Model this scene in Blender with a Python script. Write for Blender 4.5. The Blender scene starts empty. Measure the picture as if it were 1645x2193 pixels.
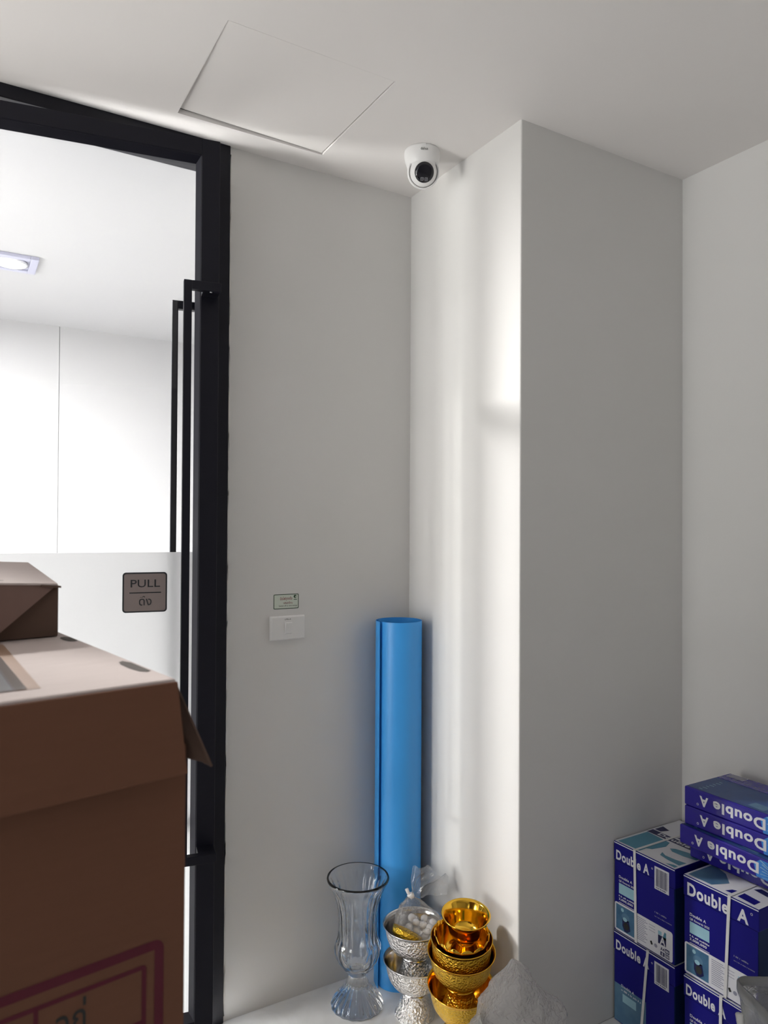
import bpy, math, random
from mathutils import Vector, Matrix

# ------------------------------------------------------------------ camera, world, lights
S = bpy.context.scene
COL = S.collection
PI = math.pi
cd = bpy.data.cameras.new('camera'); cam = bpy.data.objects.new('camera', cd); COL.objects.link(cam)
S.camera = cam
cd.sensor_fit = 'VERTICAL'; cd.sensor_height = 36.0; cd.sensor_width = 27.0
cd.lens = 1557.41 / 2193 * 36.0
cd.shift_y = 9.19 / 2193
yaw, pitch, roll = math.radians(30.55), math.radians(0.692), math.radians(0.333)
F = Vector((math.sin(yaw)*math.cos(pitch), math.cos(yaw)*math.cos(pitch), math.sin(pitch)))
r0 = Vector((math.cos(yaw), -math.sin(yaw), 0)); u0 = r0.cross(F)
Rv = r0*math.cos(roll) + u0*math.sin(roll); Uv = -r0*math.sin(roll) + u0*math.cos(roll)
M = Matrix.Identity(4)
for i in range(3):
    M[i][0] = Rv[i]; M[i][1] = Uv[i]; M[i][2] = -F[i]; M[i][3] = (0, 0, 1.49)[i]
cam.matrix_world = M
cd.clip_start = 0.02
cd.dof.use_dof = True; cd.dof.focus_distance = 2.2; cd.dof.aperture_fstop = 5.6

w = bpy.data.worlds.new('daylight'); S.world = w; w.use_nodes = True
bg = w.node_tree.nodes['Background']; bg.inputs[0].default_value = (0.85, 0.92, 1.0, 1); bg.inputs[1].default_value = 1.0

def area(name, loc, rot, sx, sy, power, color=(1, 1, 1), spread=180):
    l = bpy.data.lights.new(name, 'AREA'); l.shape = 'RECTANGLE'; l.size = sx; l.size_y = sy
    l.energy = power; l.color = color; l.spread = math.radians(spread)
    o = bpy.data.objects.new(name, l); COL.objects.link(o); o.location = loc; o.rotation_euler = rot
    return o
# daylight standing in the window openings (store room: left wall, the front one an added fill; room beyond the door: left wall)
def facing(v): return Vector(v).to_track_quat('-Z', 'Y').to_euler()
area('window_daylight', (-2.34, 1.53, 1.10), facing((1, 0.25, 0.75)), 0.62, 1.9, 40, (1.0, 0.975, 0.94))
area('front_fill_light', (-2.34, -0.40, 1.20), facing((0.5, 0.3, 1.2)), 1.9, 1.8, 6.5, (1.0, 0.975, 0.945))  # added fill, tilted up to brighten the ceiling and back wall
area('window_daylight_beyond', (-2.34, 2.85, 1.05), facing((1, -0.12, 0)), 0.95, 1.5, 108, (1.0, 0.985, 0.96))
area('lamp_light_beyond', (-0.38, 2.85, 2.60), facing((0, 0, -1)), 0.30, 0.30, 158, (1.0, 0.985, 0.97))
sl = bpy.data.lights.new('sun', 'SUN'); sl.energy = 0.28; sl.angle = math.radians(1.3); sl.color = (1.0, 0.97, 0.94)
so = bpy.data.objects.new('sun', sl); COL.objects.link(so)
so.rotation_euler = Vector((1, -0.30, -0.06)).to_track_quat('-Z', 'Y').to_euler()

S.view_settings.view_transform = 'Standard'; S.view_settings.look = 'None'
S.view_settings.gamma = 1.0; S.view_settings.use_curve_mapping = False
S.view_settings.exposure = 0.76

# ------------------------------------------------------------------ helpers
random.seed(7)

class MB:
    def __init__(s): s.v = []; s.f = []; s.mi = []; s.smooth = []
    def add(s, vs, fs, smooth=False, mi=0):
        b = len(s.v); s.v += [tuple(p) for p in vs]
        for f in fs:
            s.f.append(tuple(b+i for i in f)); s.smooth.append(smooth); s.mi.append(mi)
        return s
    def hexa(s, p, mi=0):   # p: 4 bottom (ccw from above), 4 top
        return s.add(p, [(3,2,1,0), (4,5,6,7), (0,1,5,4), (1,2,6,5), (2,3,7,6), (3,0,4,7)], mi=mi)
    def box(s, x0, x1, y0, y1, z0, z1, mi=0):
        return s.hexa([(x0,y0,z0),(x1,y0,z0),(x1,y1,z0),(x0,y1,z0),(x0,y0,z1),(x1,y0,z1),(x1,y1,z1),(x0,y1,z1)], mi)
    def prism(s, poly, fn, d0, d1):   # poly of 2-D points ccw, fn(a,b,d)->xyz
        n = len(poly)
        vs = [fn(a, b, d0) for a, b in poly] + [fn(a, b, d1) for a, b in poly]
        return s.add(vs, [tuple(range(n-1, -1, -1)), tuple(range(n, 2*n))] + [(i, (i+1) % n, n+(i+1) % n, n+i) for i in range(n)])
    def lathe(s, prof, n=48, rad=None, c=(0, 0, 0), closed=False, smooth=True):
        # prof list of (r,z); rad(r,z,theta)->r
        m = len(prof); vs = []
        for r, z in prof:
            for k in range(n):
                t = 2*PI*k/n; rr = rad(r, z, t) if rad else r
                vs.append((c[0]+rr*math.cos(t), c[1]+rr*math.sin(t), c[2]+z))
        fs = []
        for i in range(m if closed else m-1):
            j = (i+1) % m
            for k in range(n):
                l = (k+1) % n
                fs.append((i*n+k, i*n+l, j*n+l, j*n+k))
        return s.add(vs, fs, smooth)
    def tube(s, path, r, n=8, smooth=True, caps=True):
        path = [Vector(p) for p in path]; vs = []; m = len(path)
        for i, p in enumerate(path):
            t = (path[min(i+1, m-1)] - path[max(i-1, 0)]).normalized()
            a = t.cross(Vector((0, 0, 1)));
            if a.length < 1e-3: a = t.cross(Vector((1, 0, 0)))
            a.normalize(); b = t.cross(a)
            rr = r[i] if isinstance(r, (list, tuple)) else r
            vs += [p + (a*math.cos(2*PI*k/n) + b*math.sin(2*PI*k/n))*rr for k in range(n)]
        fs = [(i*n+k, i*n+(k+1) % n, (i+1)*n+(k+1) % n, (i+1)*n+k) for i in range(m-1) for k in range(n)]
        if caps: fs += [tuple(range(n-1, -1, -1)), tuple((m-1)*n+k for k in range(n))]
        return s.add(vs, fs, smooth)
    def mesh(s, name):
        me = bpy.data.meshes.new(name); me.from_pydata(s.v, [], s.f); me.update()
        me.polygons.foreach_set('use_smooth', s.smooth); me.polygons.foreach_set('material_index', s.mi)
        return me

def link(name, me, mat=None, parent=None, loc=None, bevel=0, seg=2):
    o = bpy.data.objects.new(name, me); COL.objects.link(o)
    if mat:
        for m in (mat if isinstance(mat, (list, tuple)) else [mat]): me.materials.append(m)
    if parent: o.parent = parent
    if loc: o.location = loc
    if bevel:
        b = o.modifiers.new('bevel', 'BEVEL'); b.width = bevel; b.segments = seg; b.limit_method = 'ANGLE'; b.angle_limit = 0.7
    return o
def obj(name, mb, mat, parent=None, bevel=0, seg=2, loc=None):
    return link(name, mb.mesh(name), mat, parent, loc, bevel, seg)
def tag(o, label=None, cat=None, group=None, kind=None):
    if label: o['label'] = label
    if cat: o['category'] = cat
    if group: o['group'] = group
    if kind: o['kind'] = kind
    return o
def thing(name, label, cat, loc=(0, 0, 0), rz=0, group=None):
    o = bpy.data.objects.new(name, None); COL.objects.link(o); o.empty_display_size = 0.05
    o.location = loc; o.rotation_euler = (0, 0, rz)
    return tag(o, label, cat, group)
def struct(name, mb, mat, parent=None, bevel=0):
    o = obj(name, mb, mat, parent, bevel)
    if not parent: o['kind'] = 'structure'
    return o
def group_struct(name, loc=(0, 0, 0), rz=0):
    o = bpy.data.objects.new(name, None); COL.objects.link(o); o.location = loc; o.rotation_euler = (0, 0, rz)
    o['kind'] = 'structure'; return o
def copy_tree(o, parent=None):
    c = o.copy(); COL.objects.link(c)
    if parent: c.parent = parent
    for ch in list(o.children): copy_tree(ch, c)
    return c

# materials -----------------------------------------------------------------
def mat(name, col, rough=0.5, metal=0.0, col2=None, scale=8.0, bump=0.0, bscale=60.0, spec=0.5, detail=4.0, coords='Object', stretch=None, coat=0.0):
    m = bpy.data.materials.new(name); m.use_nodes = True; nt = m.node_tree; N = nt.nodes; L = nt.links
    b = N['Principled BSDF']; b.inputs['Base Color'].default_value = (*col, 1); b.inputs['Roughness'].default_value = rough
    b.inputs['Metallic'].default_value = metal; b.inputs['Specular IOR Level'].default_value = spec
    if coat: b.inputs['Coat Weight'].default_value = coat; b.inputs['Coat Roughness'].default_value = 0.08
    src = None
    if col2 or bump:
        tc = N.new('ShaderNodeTexCoord'); src = tc.outputs[coords]
        if stretch:
            mp = N.new('ShaderNodeMapping'); mp.inputs['Scale'].default_value = stretch; L.new(src, mp.inputs[0]); src = mp.outputs[0]
    if col2:
        n = N.new('ShaderNodeTexNoise'); n.inputs['Scale'].default_value = scale; n.inputs['Detail'].default_value = detail; L.new(src, n.inputs['Vector'])
        mx = N.new('ShaderNodeMix'); mx.data_type = 'RGBA'; mx.inputs['A'].default_value = (*col, 1); mx.inputs['B'].default_value = (*col2, 1)
        L.new(n.outputs['Fac'], mx.inputs['Factor']); L.new(mx.outputs['Result'], b.inputs['Base Color'])
    if bump:
        n2 = N.new('ShaderNodeTexNoise'); n2.inputs['Scale'].default_value = bscale; n2.inputs['Detail'].default_value = 3; L.new(src, n2.inputs['Vector'])
        bp = N.new('ShaderNodeBump'); bp.inputs['Strength'].default_value = bump; bp.inputs['Distance'].default_value = 0.004
        L.new(n2.outputs['Fac'], bp.inputs['Height']); L.new(bp.outputs['Normal'], b.inputs['Normal'])
    return m
def clear_film(name, tint=(1, 1, 1), gloss=0.12, rough=0.05, milk=0.0, bump=0.0, bscale=40.0, fres=True, detail=3.0, mcol=(0.9, 0.9, 0.9), fscale=1.0, bdist=0.01, mbump=False):
    # thin clear sheet: transparent + fresnel gloss (+ a little milky scatter)
    m = bpy.data.materials.new(name); m.use_nodes = True; nt = m.node_tree; N = nt.nodes; L = nt.links
    for n in list(N):
        if n.type != 'OUTPUT_MATERIAL': N.remove(n)
    out = N['Material Output']
    tr = N.new('ShaderNodeBsdfTransparent'); tr.inputs[0].default_value = (*tint, 1)
    gl = N.new('ShaderNodeBsdfGlossy'); gl.inputs['Roughness'].default_value = rough
    base = tr.outputs[0]
    if milk:
        df = N.new('ShaderNodeBsdfDiffuse'); df.inputs[0].default_value = (*mcol, 1)
        tl = N.new('ShaderNodeBsdfTranslucent'); tl.inputs[0].default_value = (*mcol, 1)
        m2 = N.new('ShaderNodeMixShader'); m2.inputs[0].default_value = 0.5; L.new(df.outputs[0], m2.inputs[1]); L.new(tl.outputs[0], m2.inputs[2])
        m1 = N.new('ShaderNodeMixShader'); m1.inputs[0].default_value = milk; L.new(base, m1.inputs[1]); L.new(m2.outputs[0], m1.inputs[2]); base = m1.outputs[0]
    mx = N.new('ShaderNodeMixShader')
    if fres:
        fr = N.new('ShaderNodeFresnel'); fr.inputs[0].default_value = 1.45
        ma = N.new('ShaderNodeMath'); ma.operation = 'MULTIPLY_ADD'; ma.inputs[1].default_value = fscale; ma.inputs[2].default_value = gloss
        L.new(fr.outputs[0], ma.inputs[0]); L.new(ma.outputs[0], mx.inputs[0])
    else: mx.inputs[0].default_value = gloss
    L.new(base, mx.inputs[1]); L.new(gl.outputs[0], mx.inputs[2]); L.new(mx.outputs[0], out.inputs[0])
    if bump:
        tc = N.new('ShaderNodeTexCoord'); n2 = N.new('ShaderNodeTexNoise'); n2.inputs['Scale'].default_value = bscale; n2.inputs['Detail'].default_value = detail
        n2.inputs['Distortion'].default_value = 0.6
        L.new(tc.outputs['Object'], n2.inputs['Vector'])
        bp = N.new('ShaderNodeBump'); bp.inputs['Strength'].default_value = bump; bp.inputs['Distance'].default_value = bdist
        L.new(n2.outputs['Fac'], bp.inputs['Height']); L.new(bp.outputs['Normal'], gl.inputs['Normal'])
        if milk and mbump: L.new(bp.outputs['Normal'], df.inputs['Normal']); L.new(bp.outputs['Normal'], tl.inputs['Normal'])
        if fres: L.new(bp.outputs['Normal'], fr.inputs['Normal'])
    return m

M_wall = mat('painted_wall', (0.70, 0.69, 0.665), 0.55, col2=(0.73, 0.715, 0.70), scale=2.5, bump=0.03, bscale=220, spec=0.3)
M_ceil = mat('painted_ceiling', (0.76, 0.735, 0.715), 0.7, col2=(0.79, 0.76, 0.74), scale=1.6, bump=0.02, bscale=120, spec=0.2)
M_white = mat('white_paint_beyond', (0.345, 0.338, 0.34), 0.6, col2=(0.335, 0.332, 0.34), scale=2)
M_black = mat('black_powder_coat', (0.006, 0.006, 0.011), 0.42, col2=(0.008, 0.008, 0.014), scale=30, bump=0.03, bscale=500, spec=0.25)
M_blackin = mat('dark_grey_bead', (0.04, 0.04, 0.052), 0.4, col2=(0.036, 0.036, 0.046), scale=20)
M_dark = mat('dark_void', (0.01, 0.01, 0.01), 0.9)
M_shelf = mat('dull_grey_board', (0.42, 0.41, 0.40), 0.7, col2=(0.46, 0.44, 0.42), scale=3)
M_sealant = mat('white_sealant', (0.72, 0.71, 0.68), 0.6, bump=0.2, bscale=90)
M_glass = clear_film('clear_door_glass', (0.97, 0.98, 0.98), gloss=0.0, rough=0.0)
M_wglass = clear_film('clear_window_glass', (0.98, 0.99, 0.99), gloss=0.0, rough=0.0)
M_card = mat('shaded_brown_cardboard', (0.155, 0.070, 0.042), 0.8, col2=(0.175, 0.080, 0.049), scale=14, stretch=(1, 1, 9), bump=0.05, bscale=90, spec=0.2)  # darker than plain board: the dim light on the front is in the colour
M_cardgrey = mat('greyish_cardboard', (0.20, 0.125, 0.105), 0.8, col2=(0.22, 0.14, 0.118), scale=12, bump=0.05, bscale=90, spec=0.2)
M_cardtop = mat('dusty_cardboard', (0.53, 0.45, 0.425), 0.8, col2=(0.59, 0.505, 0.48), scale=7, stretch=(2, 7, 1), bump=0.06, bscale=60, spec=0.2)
M_cardshade = mat('deep_shade_cardboard', (0.105, 0.062, 0.045), 0.85, col2=(0.12, 0.07, 0.05), scale=20)  # shadow inside the splayed flap and the recessed front, put into the colour
M_slot = mat('cardboard_slot', (0.07, 0.055, 0.045), 0.9, col2=(0.10, 0.085, 0.075), scale=60)
M_tape = mat('brown_parcel_tape', (0.36, 0.235, 0.165), 0.35, col2=(0.40, 0.26, 0.185), scale=30)
M_paper = mat('white_paper', (0.80, 0.81, 0.84), 0.6, col2=(0.77, 0.785, 0.815), scale=9)
M_greytape = clear_film('clear_tape', (0.80, 0.80, 0.82), gloss=0.05, rough=0.15, milk=0.3)
M_red = mat('red_print', (0.085, 0.001, 0.013), 0.7, col2=(0.10, 0.0015, 0.016), scale=60)
M_ink = mat('black_ink', (0.02, 0.02, 0.018), 0.7)
M_navy = mat('navy_carton', (0.010, 0.008, 0.20), 0.5, col2=(0.007, 0.006, 0.17), scale=9, bump=0.02, bscale=120, spec=0.2)
M_navyd = mat('deep_navy_print', (0.008, 0.010, 0.07), 0.42, col2=(0.010, 0.012, 0.085), scale=20)
M_navyside = mat('navy_photo_side', (0.004, 0.008, 0.07), 0.45, spec=0.2, col2=(0.008, 0.035, 0.10), scale=11)
M_label = mat('white_label', (0.74, 0.74, 0.77), 0.5, col2=(0.71, 0.71, 0.75), scale=40)
M_teal = mat('teal_print', (0.075, 0.25, 0.36), 0.45, col2=(0.09, 0.28, 0.39), scale=20)
M_sky = mat('pale_blue_print', (0.28, 0.50, 0.60), 0.45, col2=(0.36, 0.58, 0.66), scale=24)
M_photo = mat('blue_photo_print', (0.015, 0.05, 0.12), 0.4, col2=(0.10, 0.26, 0.42), scale=34, detail=6)
M_fadeblue = mat('sea_blue_print', (0.03, 0.10, 0.22), 0.4, col2=(0.14, 0.27, 0.38), scale=22, detail=6)
M_grayprint = mat('grey_print', (0.30, 0.30, 0.38), 0.6)
M_ream = mat('glossy_ream_wrap', (0.022, 0.012, 0.30), 0.25, col2=(0.016, 0.010, 0.25), scale=12, bump=0.25, bscale=30, coat=0.2)
M_reamtop = mat('ream_picture_top', (0.012, 0.012, 0.085), 0.35, col2=(0.03, 0.11, 0.32), scale=13, detail=5, bump=0.12, bscale=24, spec=0.3)
M_cyan = mat('cyan_burst_print', (0.06, 0.36, 0.80), 0.25, col2=(0.03, 0.12, 0.55), scale=55, coat=0.5)
M_strap = mat('white_strap', (0.72, 0.71, 0.70), 0.4, bump=0.15, bscale=300)
M_blue = mat('blue_vinyl_sheet', (0.045, 0.33, 0.80), 0.42, col2=(0.05, 0.35, 0.83), scale=4, spec=0.5)
M_plastic = mat('white_plastic', (0.78, 0.77, 0.76), 0.35, col2=(0.76, 0.755, 0.745), scale=15)
M_lens = mat('black_dome_glass', (0.004, 0.004, 0.008), 0.12, spec=0.6)
M_led = mat('infrared_led', (0.22, 0.22, 0.24), 0.3)
M_gold = mat('polished_gold', (0.86, 0.51, 0.06), 0.12, 1.0, col2=(0.82, 0.47, 0.05), scale=20)
M_silver = mat('polished_silver', (0.78, 0.77, 0.76), 0.16, 1.0, col2=(0.74, 0.73, 0.73), scale=20)
def embossed(name, c, rough, sc, st):
    m = mat(name, c, rough, 1.0); nt = m.node_tree; N = nt.nodes; L = nt.links; b = N['Principled BSDF']
    tc = N.new('ShaderNodeTexCoord'); vo = N.new('ShaderNodeTexVoronoi'); vo.inputs['Scale'].default_value = sc; vo.feature = 'SMOOTH_F1'
    nz = N.new('ShaderNodeTexNoise'); nz.inputs['Scale'].default_value = sc*1.2; nz.inputs['Detail'].default_value = 4
    ad = N.new('ShaderNodeMath'); ad.operation = 'ADD'
    L.new(tc.outputs['Object'], vo.inputs['Vector']); L.new(tc.outputs['Object'], nz.inputs['Vector'])
    L.new(vo.outputs['Distance'], ad.inputs[0]); L.new(nz.outputs['Fac'], ad.inputs[1])
    bp = N.new('ShaderNodeBump'); bp.inputs['Strength'].default_value = st; bp.inputs['Distance'].default_value = 0.006
    L.new(ad.outputs[0], bp.inputs['Height']); L.new(bp.outputs['Normal'], b.inputs['Normal']); return m
M_goldemb = embossed('embossed_gold', (0.80, 0.50, 0.05), 0.23, 190, 0.65)
M_silvemb = embossed('embossed_silver', (0.82, 0.81, 0.80), 0.21, 160, 0.85)
M_candy = mat('white_candy', (0.90, 0.875, 0.87), 0.45, col2=(0.87, 0.845, 0.84), scale=60)
M_bag = clear_film('clear_plastic_bag', (1.0, 1.0, 1.0), gloss=0.02, rough=0.16, milk=0.15, bump=0.8, bscale=60, fscale=0.4, mcol=(0.93, 0.92, 0.92))
M_bagtop = clear_film('crinkled_bag_top', (0.98, 0.98, 0.98), gloss=0.12, rough=0.16, milk=0.15, bump=1.0, bscale=60, mcol=(0.97, 0.97, 0.97))
M_bubble = clear_film('bubble_wrap_film', (0.96, 0.96, 0.96), gloss=0.14, rough=0.12, milk=0.48, bump=1.0, bscale=100, fscale=0.6, bdist=0.012, mcol=(1.0, 0.985, 0.97))
M_bin = clear_film('frosted_plastic', (0.85, 0.86, 0.88), gloss=0.05, rough=0.25, milk=0.33, bump=0.5, bscale=26, mcol=(0.92, 0.92, 0.91))
M_signface = mat('brushed_sign', (0.20, 0.165, 0.155), 0.4, col2=(0.225, 0.185, 0.175), scale=50)
M_signink = mat('sign_ink', (0.022, 0.024, 0.028), 0.5)
M_sticker = mat('pale_green_sticker', (0.60, 0.66, 0.56), 0.5, col2=(0.63, 0.68, 0.60), scale=30)
M_green = mat('dark_green_ink', (0.02, 0.06, 0.025), 0.5)
M_maroon = mat('maroon_ink', (0.23, 0.02, 0.035), 0.5)
M_yellow = mat('yellow_ink', (0.55, 0.30, 0.03), 0.5)
M_fix = mat('grey_lamp_frame', (0.30, 0.30, 0.38), 0.4)
M_reflect = mat('lamp_reflector', (0.6, 0.6, 0.62), 0.25, 0.6)
def emit(name, c, s):
    m = bpy.data.materials.new(name); m.use_nodes = True; N = m.node_tree.nodes
    b = N['Principled BSDF']; b.inputs['Base Color'].default_value = (*c, 1); b.inputs['Emission Color'].default_value = (*c, 1); b.inputs['Emission Strength'].default_value = s
    return m
M_lamp = emit('lit_lamp', (0.9, 0.93, 1.0), 30)
# frosted film: translucent sheet
M_frost = bpy.data.materials.new('frosted_film'); M_frost.use_nodes = True
_n = M_frost.node_tree.nodes; _l = M_frost.node_tree.links; _n.remove(_n['Principled BSDF'])
_t = _n.new('ShaderNodeBsdfTranslucent'); _t.inputs[0].default_value = (0.97, 0.965, 0.96, 1)
_d = _n.new('ShaderNodeBsdfDiffuse'); _d.inputs[0].default_value = (0.85, 0.85, 0.84, 1)
_m = _n.new('ShaderNodeMixShader'); _m.inputs[0].default_value = 0.05
_l.new(_t.outputs[0], _m.inputs[1]); _l.new(_d.outputs[0], _m.inputs[2])
_r2 = _n.new('ShaderNodeBsdfRefraction'); _r2.inputs['Color'].default_value = (0.98, 0.98, 0.98, 1); _r2.inputs['Roughness'].default_value = 0.62; _r2.inputs['IOR'].default_value = 1.45
_m3 = _n.new('ShaderNodeMixShader'); _m3.inputs[0].default_value = 0.65
_l.new(_m.outputs[0], _m3.inputs[1]); _l.new(_r2.outputs[0], _m3.inputs[2]); _l.new(_m3.outputs[0], _n['Material Output'].inputs[0])
# vase glass
M_vase = bpy.data.materials.new('vase_glass'); M_vase.use_nodes = True
_b = M_vase.node_tree.nodes['Principled BSDF']; _b.inputs['Base Color'].default_value = (1, 1, 1, 1); _b.inputs['Roughness'].default_value = 0.04
_b.inputs['Transmission Weight'].default_value = 1.0; _b.inputs['IOR'].default_value = 1.38
# marble floor
M_floor = mat('pale_marble_tile', (0.55, 0.56, 0.565), 0.22, spec=0.5)
_nt = M_floor.node_tree; _N = _nt.nodes; _L = _nt.links
_tc = _N.new('ShaderNodeTexCoord'); _a = _N.new('ShaderNodeTexNoise'); _a.inputs['Scale'].default_value = 4.0; _a.inputs['Detail'].default_value = 9; _a.inputs['Distortion'].default_value = 1.6
_r = _N.new('ShaderNodeValToRGB'); _r.color_ramp.elements[0].position = 0.35; _r.color_ramp.elements[0].color = (0.74, 0.74, 0.735, 1)
_r.color_ramp.elements[1].position = 0.62; _r.color_ramp.elements[1].color = (0.90, 0.905, 0.91, 1)
_L.new(_tc.outputs['Object'], _a.inputs['Vector']); _L.new(_a.outputs['Fac'], _r.inputs[0]); _L.new(_r.outputs[0], _N['Principled BSDF'].inputs['Base Color'])

# flat lettering: mesh fitted in a rectangle of the plane given by origin, right and up vectors
_dg = None
def text_mesh(s, bold=0.0, shear=0.0, extrude=0.0):
    cu = bpy.data.curves.new('lettering', 'FONT'); cu.body = s; cu.offset = bold; cu.shear = shear; cu.resolution_u = 3
    cu.extrude = extrude; cu.space_character = 1.0 + bold*3
    o = bpy.data.objects.new('lettering', cu); COL.objects.link(o)
    dg = bpy.context.evaluated_depsgraph_get(); me = bpy.data.meshes.new_from_object(o.evaluated_get(dg))
    bpy.data.objects.remove(o); bpy.data.curves.remove(cu); return me
class Flat:
    """collects flat print (polygons and lettering) on one plane into one mesh"""
    def __init__(s, o, ru, uv, lift=0.0004):
        s.o = Vector(o); s.r = Vector(ru).normalized(); s.u = Vector(uv).normalized(); s.n = s.r.cross(s.u); s.lift = lift; s.mb = {}
    def P(s, a, b, k=1): return s.o + s.r*a + s.u*b + s.n*s.lift*k
    def poly(s, m, pts, k=1):
        mb = s.mb.setdefault(m.name, (MB(), m))[0]; mb.add([s.P(a, b, k) for a, b in pts], [tuple(range(len(pts)))]); return s
    def rect(s, m, a0, a1, b0, b1, k=1, rad=0):
        if rad:
            pts = []
            for cx, cy, st in ((a1-rad, b1-rad, 0), (a0+rad, b1-rad, 1), (a0+rad, b0+rad, 2), (a1-rad, b0+rad, 3)):
                pts += [(cx+rad*math.cos(PI/2*(st+t/4)), cy+rad*math.sin(PI/2*(st+t/4))) for t in range(5)]
            return s.poly(m, pts, k)
        return s.poly(m, [(a0, b0), (a1, b0), (a1, b1), (a0, b1)], k)
    def frame(s, m, a0, a1, b0, b1, t, k=1):
        s.rect(m, a0, a1, b1-t, b1, k); s.rect(m, a0, a1, b0, b0+t, k); s.rect(m, a0, a0+t, b0+t, b1-t, k); return s.rect(m, a1-t, a1, b0+t, b1-t, k)
    def rframe(s, m, a0, a1, b0, b1, t, rad, k=1):
        def ring(d):
            rr = max(rad-d, 0.0005); pts = []
            for cx, cy, st in ((a1-rad, b1-rad, 0), (a0+rad, b1-rad, 1), (a0+rad, b0+rad, 2), (a1-rad, b0+rad, 3)):
                pts += [(cx+rr*math.cos(PI/2*(st+q/5)), cy+rr*math.sin(PI/2*(st+q/5))) for q in range(6)]
            return pts
        A, B = ring(0), ring(t); n = len(A)
        mb = s.mb.setdefault(m.name, (MB(), m))[0]
        mb.add([s.P(a, b, k) for a, b in A] + [s.P(a, b, k) for a, b in B], [(i, (i+1) % n, n+(i+1) % n, n+i) for i in range(n)]); return s
    def disc(s, m, ca, cb, ra, rb=None, k=1, n=20):
        rb = rb or ra; return s.poly(m, [(ca+ra*math.cos(2*PI*i/n), cb+rb*math.sin(2*PI*i/n)) for i in range(n)], k)
    def text(s, m, t, a0, a1, b0, b1, k=1, bold=0.0, flip=False, shear=0.0):
        me = text_mesh(t, bold, shear)
        xs = [v.co.x for v in me.vertices]; ys = [v.co.y for v in me.vertices]
        if not xs: return s
        x0, x1, y0, y1 = min(xs), max(xs), min(ys), max(ys)
        def q(v):
            a = (v.co.x-x0)/(x1-x0); b = (v.co.y-y0)/(y1-y0)
            if flip: a, b = 1-a, 1-b
            return s.P(a0+(a1-a0)*a, b0+(b1-b0)*b, k)
        mb = s.mb.setdefault(m.name, (MB(), m))[0]
        mb.add([q(v) for v in me.vertices], [tuple(p.vertices) for p in me.polygons]); bpy.data.meshes.remove(me); return s
    def words(s, m, a0, a1, b0, b1, k=1, seed=1):
        # print too small to read: a run of short strokes
        rr = random.Random(seed); a = a0
        while a < a1:
            w_ = (b1-b0)*rr.uniform(0.25, 0.75)
            s.rect(m, a, min(a+w_, a1), b0, b1 - (b1-b0)*rr.choice((0.0, 0.0, 0.3)), k); a += w_ + (b1-b0)*rr.choice((0.25, 0.25, 0.25, 0.9))
        return s
    def build(s, name, parent=None):
        # one object, one material slot per ink
        out = MB(); mats = []
        for mb, m in s.mb.values():
            out.add(mb.v, mb.f, mi=len(mats)); mats.append(m)
        return obj(name, out, mats, parent)

# ------------------------------------------------------------------ room shell
H = 2.635; TOP = 2.86; YA = 2.131; XB = 1.361; YC = 1.558; XD = 2.057; XJ = 0.707; YF = 4.60; XL = -2.20; XR = 2.35; YB = -2.2
struct('floor', MB().box(XL-0.2, XR, YB-0.15, YF+0.2, -0.12, 0.0), M_floor)
hx0, hx1, hy0, hy1 = 0.522, 0.968, 1.594, 2.029
c = MB()
for x0, x1, y0, y1 in ((XL, hx0, YB, YA+0.13), (hx1, XD, YB, YA+0.13), (hx0, hx1, YB, hy0), (hx0, hx1, hy1, YA+0.13)):
    c.box(x0, x1, y0, y1, H, H+0.014)
c.box(XL, XR, YB, YA+0.13, H+0.12, TOP)
struct('ceiling', c, M_ceil)
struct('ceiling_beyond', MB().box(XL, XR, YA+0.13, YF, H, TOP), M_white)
# hatch: panel with its near-door corner pushed up into the void, thin shadow gap all round
g = 0.0025; zs = (0.0010, 0.0012, 0.0045, 0.0125)
hp = [(hx0+.001, hy0+.002), (hx1-.003, hy0+.002), (hx1-.0042, hy1-.003), (hx0+.0012, hy1-.006)]
t = thing('ceiling_hatch', 'square white access hatch in the ceiling with one corner pushed up', 'hatch', (0, 0, 0))
obj('hatch_panel', MB().hexa([(x, y, H+z) for (x, y), z in zip(hp, zs)] + [(x, y, H+z+0.011) for (x, y), z in zip(hp, zs)]), M_ceil, t)
fr = MB()
for x0, x1, y0, y1 in ((hx0-.02, hx0, hy0-.02, hy1+.02), (hx1, hx1+.02, hy0-.02, hy1+.02), (hx0, hx1, hy0-.02, hy0), (hx0, hx1, hy1, hy1+.02)):
    fr.box(x0, x1, y0, y1, H+0.0145, H+0.045)
obj('hatch_frame', fr, M_dark, t)
# walls
struct('wall_back', MB().box(XJ, XB, YA, YA+0.13, 0, TOP), M_wall)
struct('wall_back_left', MB().box(XL, -0.345, YA, YA+0.13, 0, TOP), M_wall)
struct('wall_pillar', MB().box(XB, XR, YC, YA+0.13, 0, TOP), M_wall, bevel=0.004)
struct('wall_right', MB().box(XD, XR, YB, YC, 0, TOP), M_wall)
struct('wall_front', MB().box(XL, XR, YB-0.15, YB, 0, TOP), M_shelf)
wy0, wy1, wz0, wz1 = 1.20, 1.87, 0.12, 2.15
wl = MB()
vy0, vy1, vz0, vz1 = -1.40, 0.60, 0.25, 2.25
wl.box(XL-0.15, XL, YB, vy0, 0, TOP); wl.box(XL-0.15, XL, vy1, wy0, 0, TOP); wl.box(XL-0.15, XL, vy0, vy1, 0, vz0); wl.box(XL-0.15, XL, vy0, vy1, vz1, TOP); wl.box(XL-0.15, XL, wy1, YA+0.13, 0, TOP)
wl.box(XL-0.15, XL, wy0, wy1, 0, wz0); wl.box(XL-0.15, XL, wy0, wy1, wz1, TOP)
struct('wall_left', wl, M_wall)
win = group_struct('window_1')
f = MB()
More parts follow.
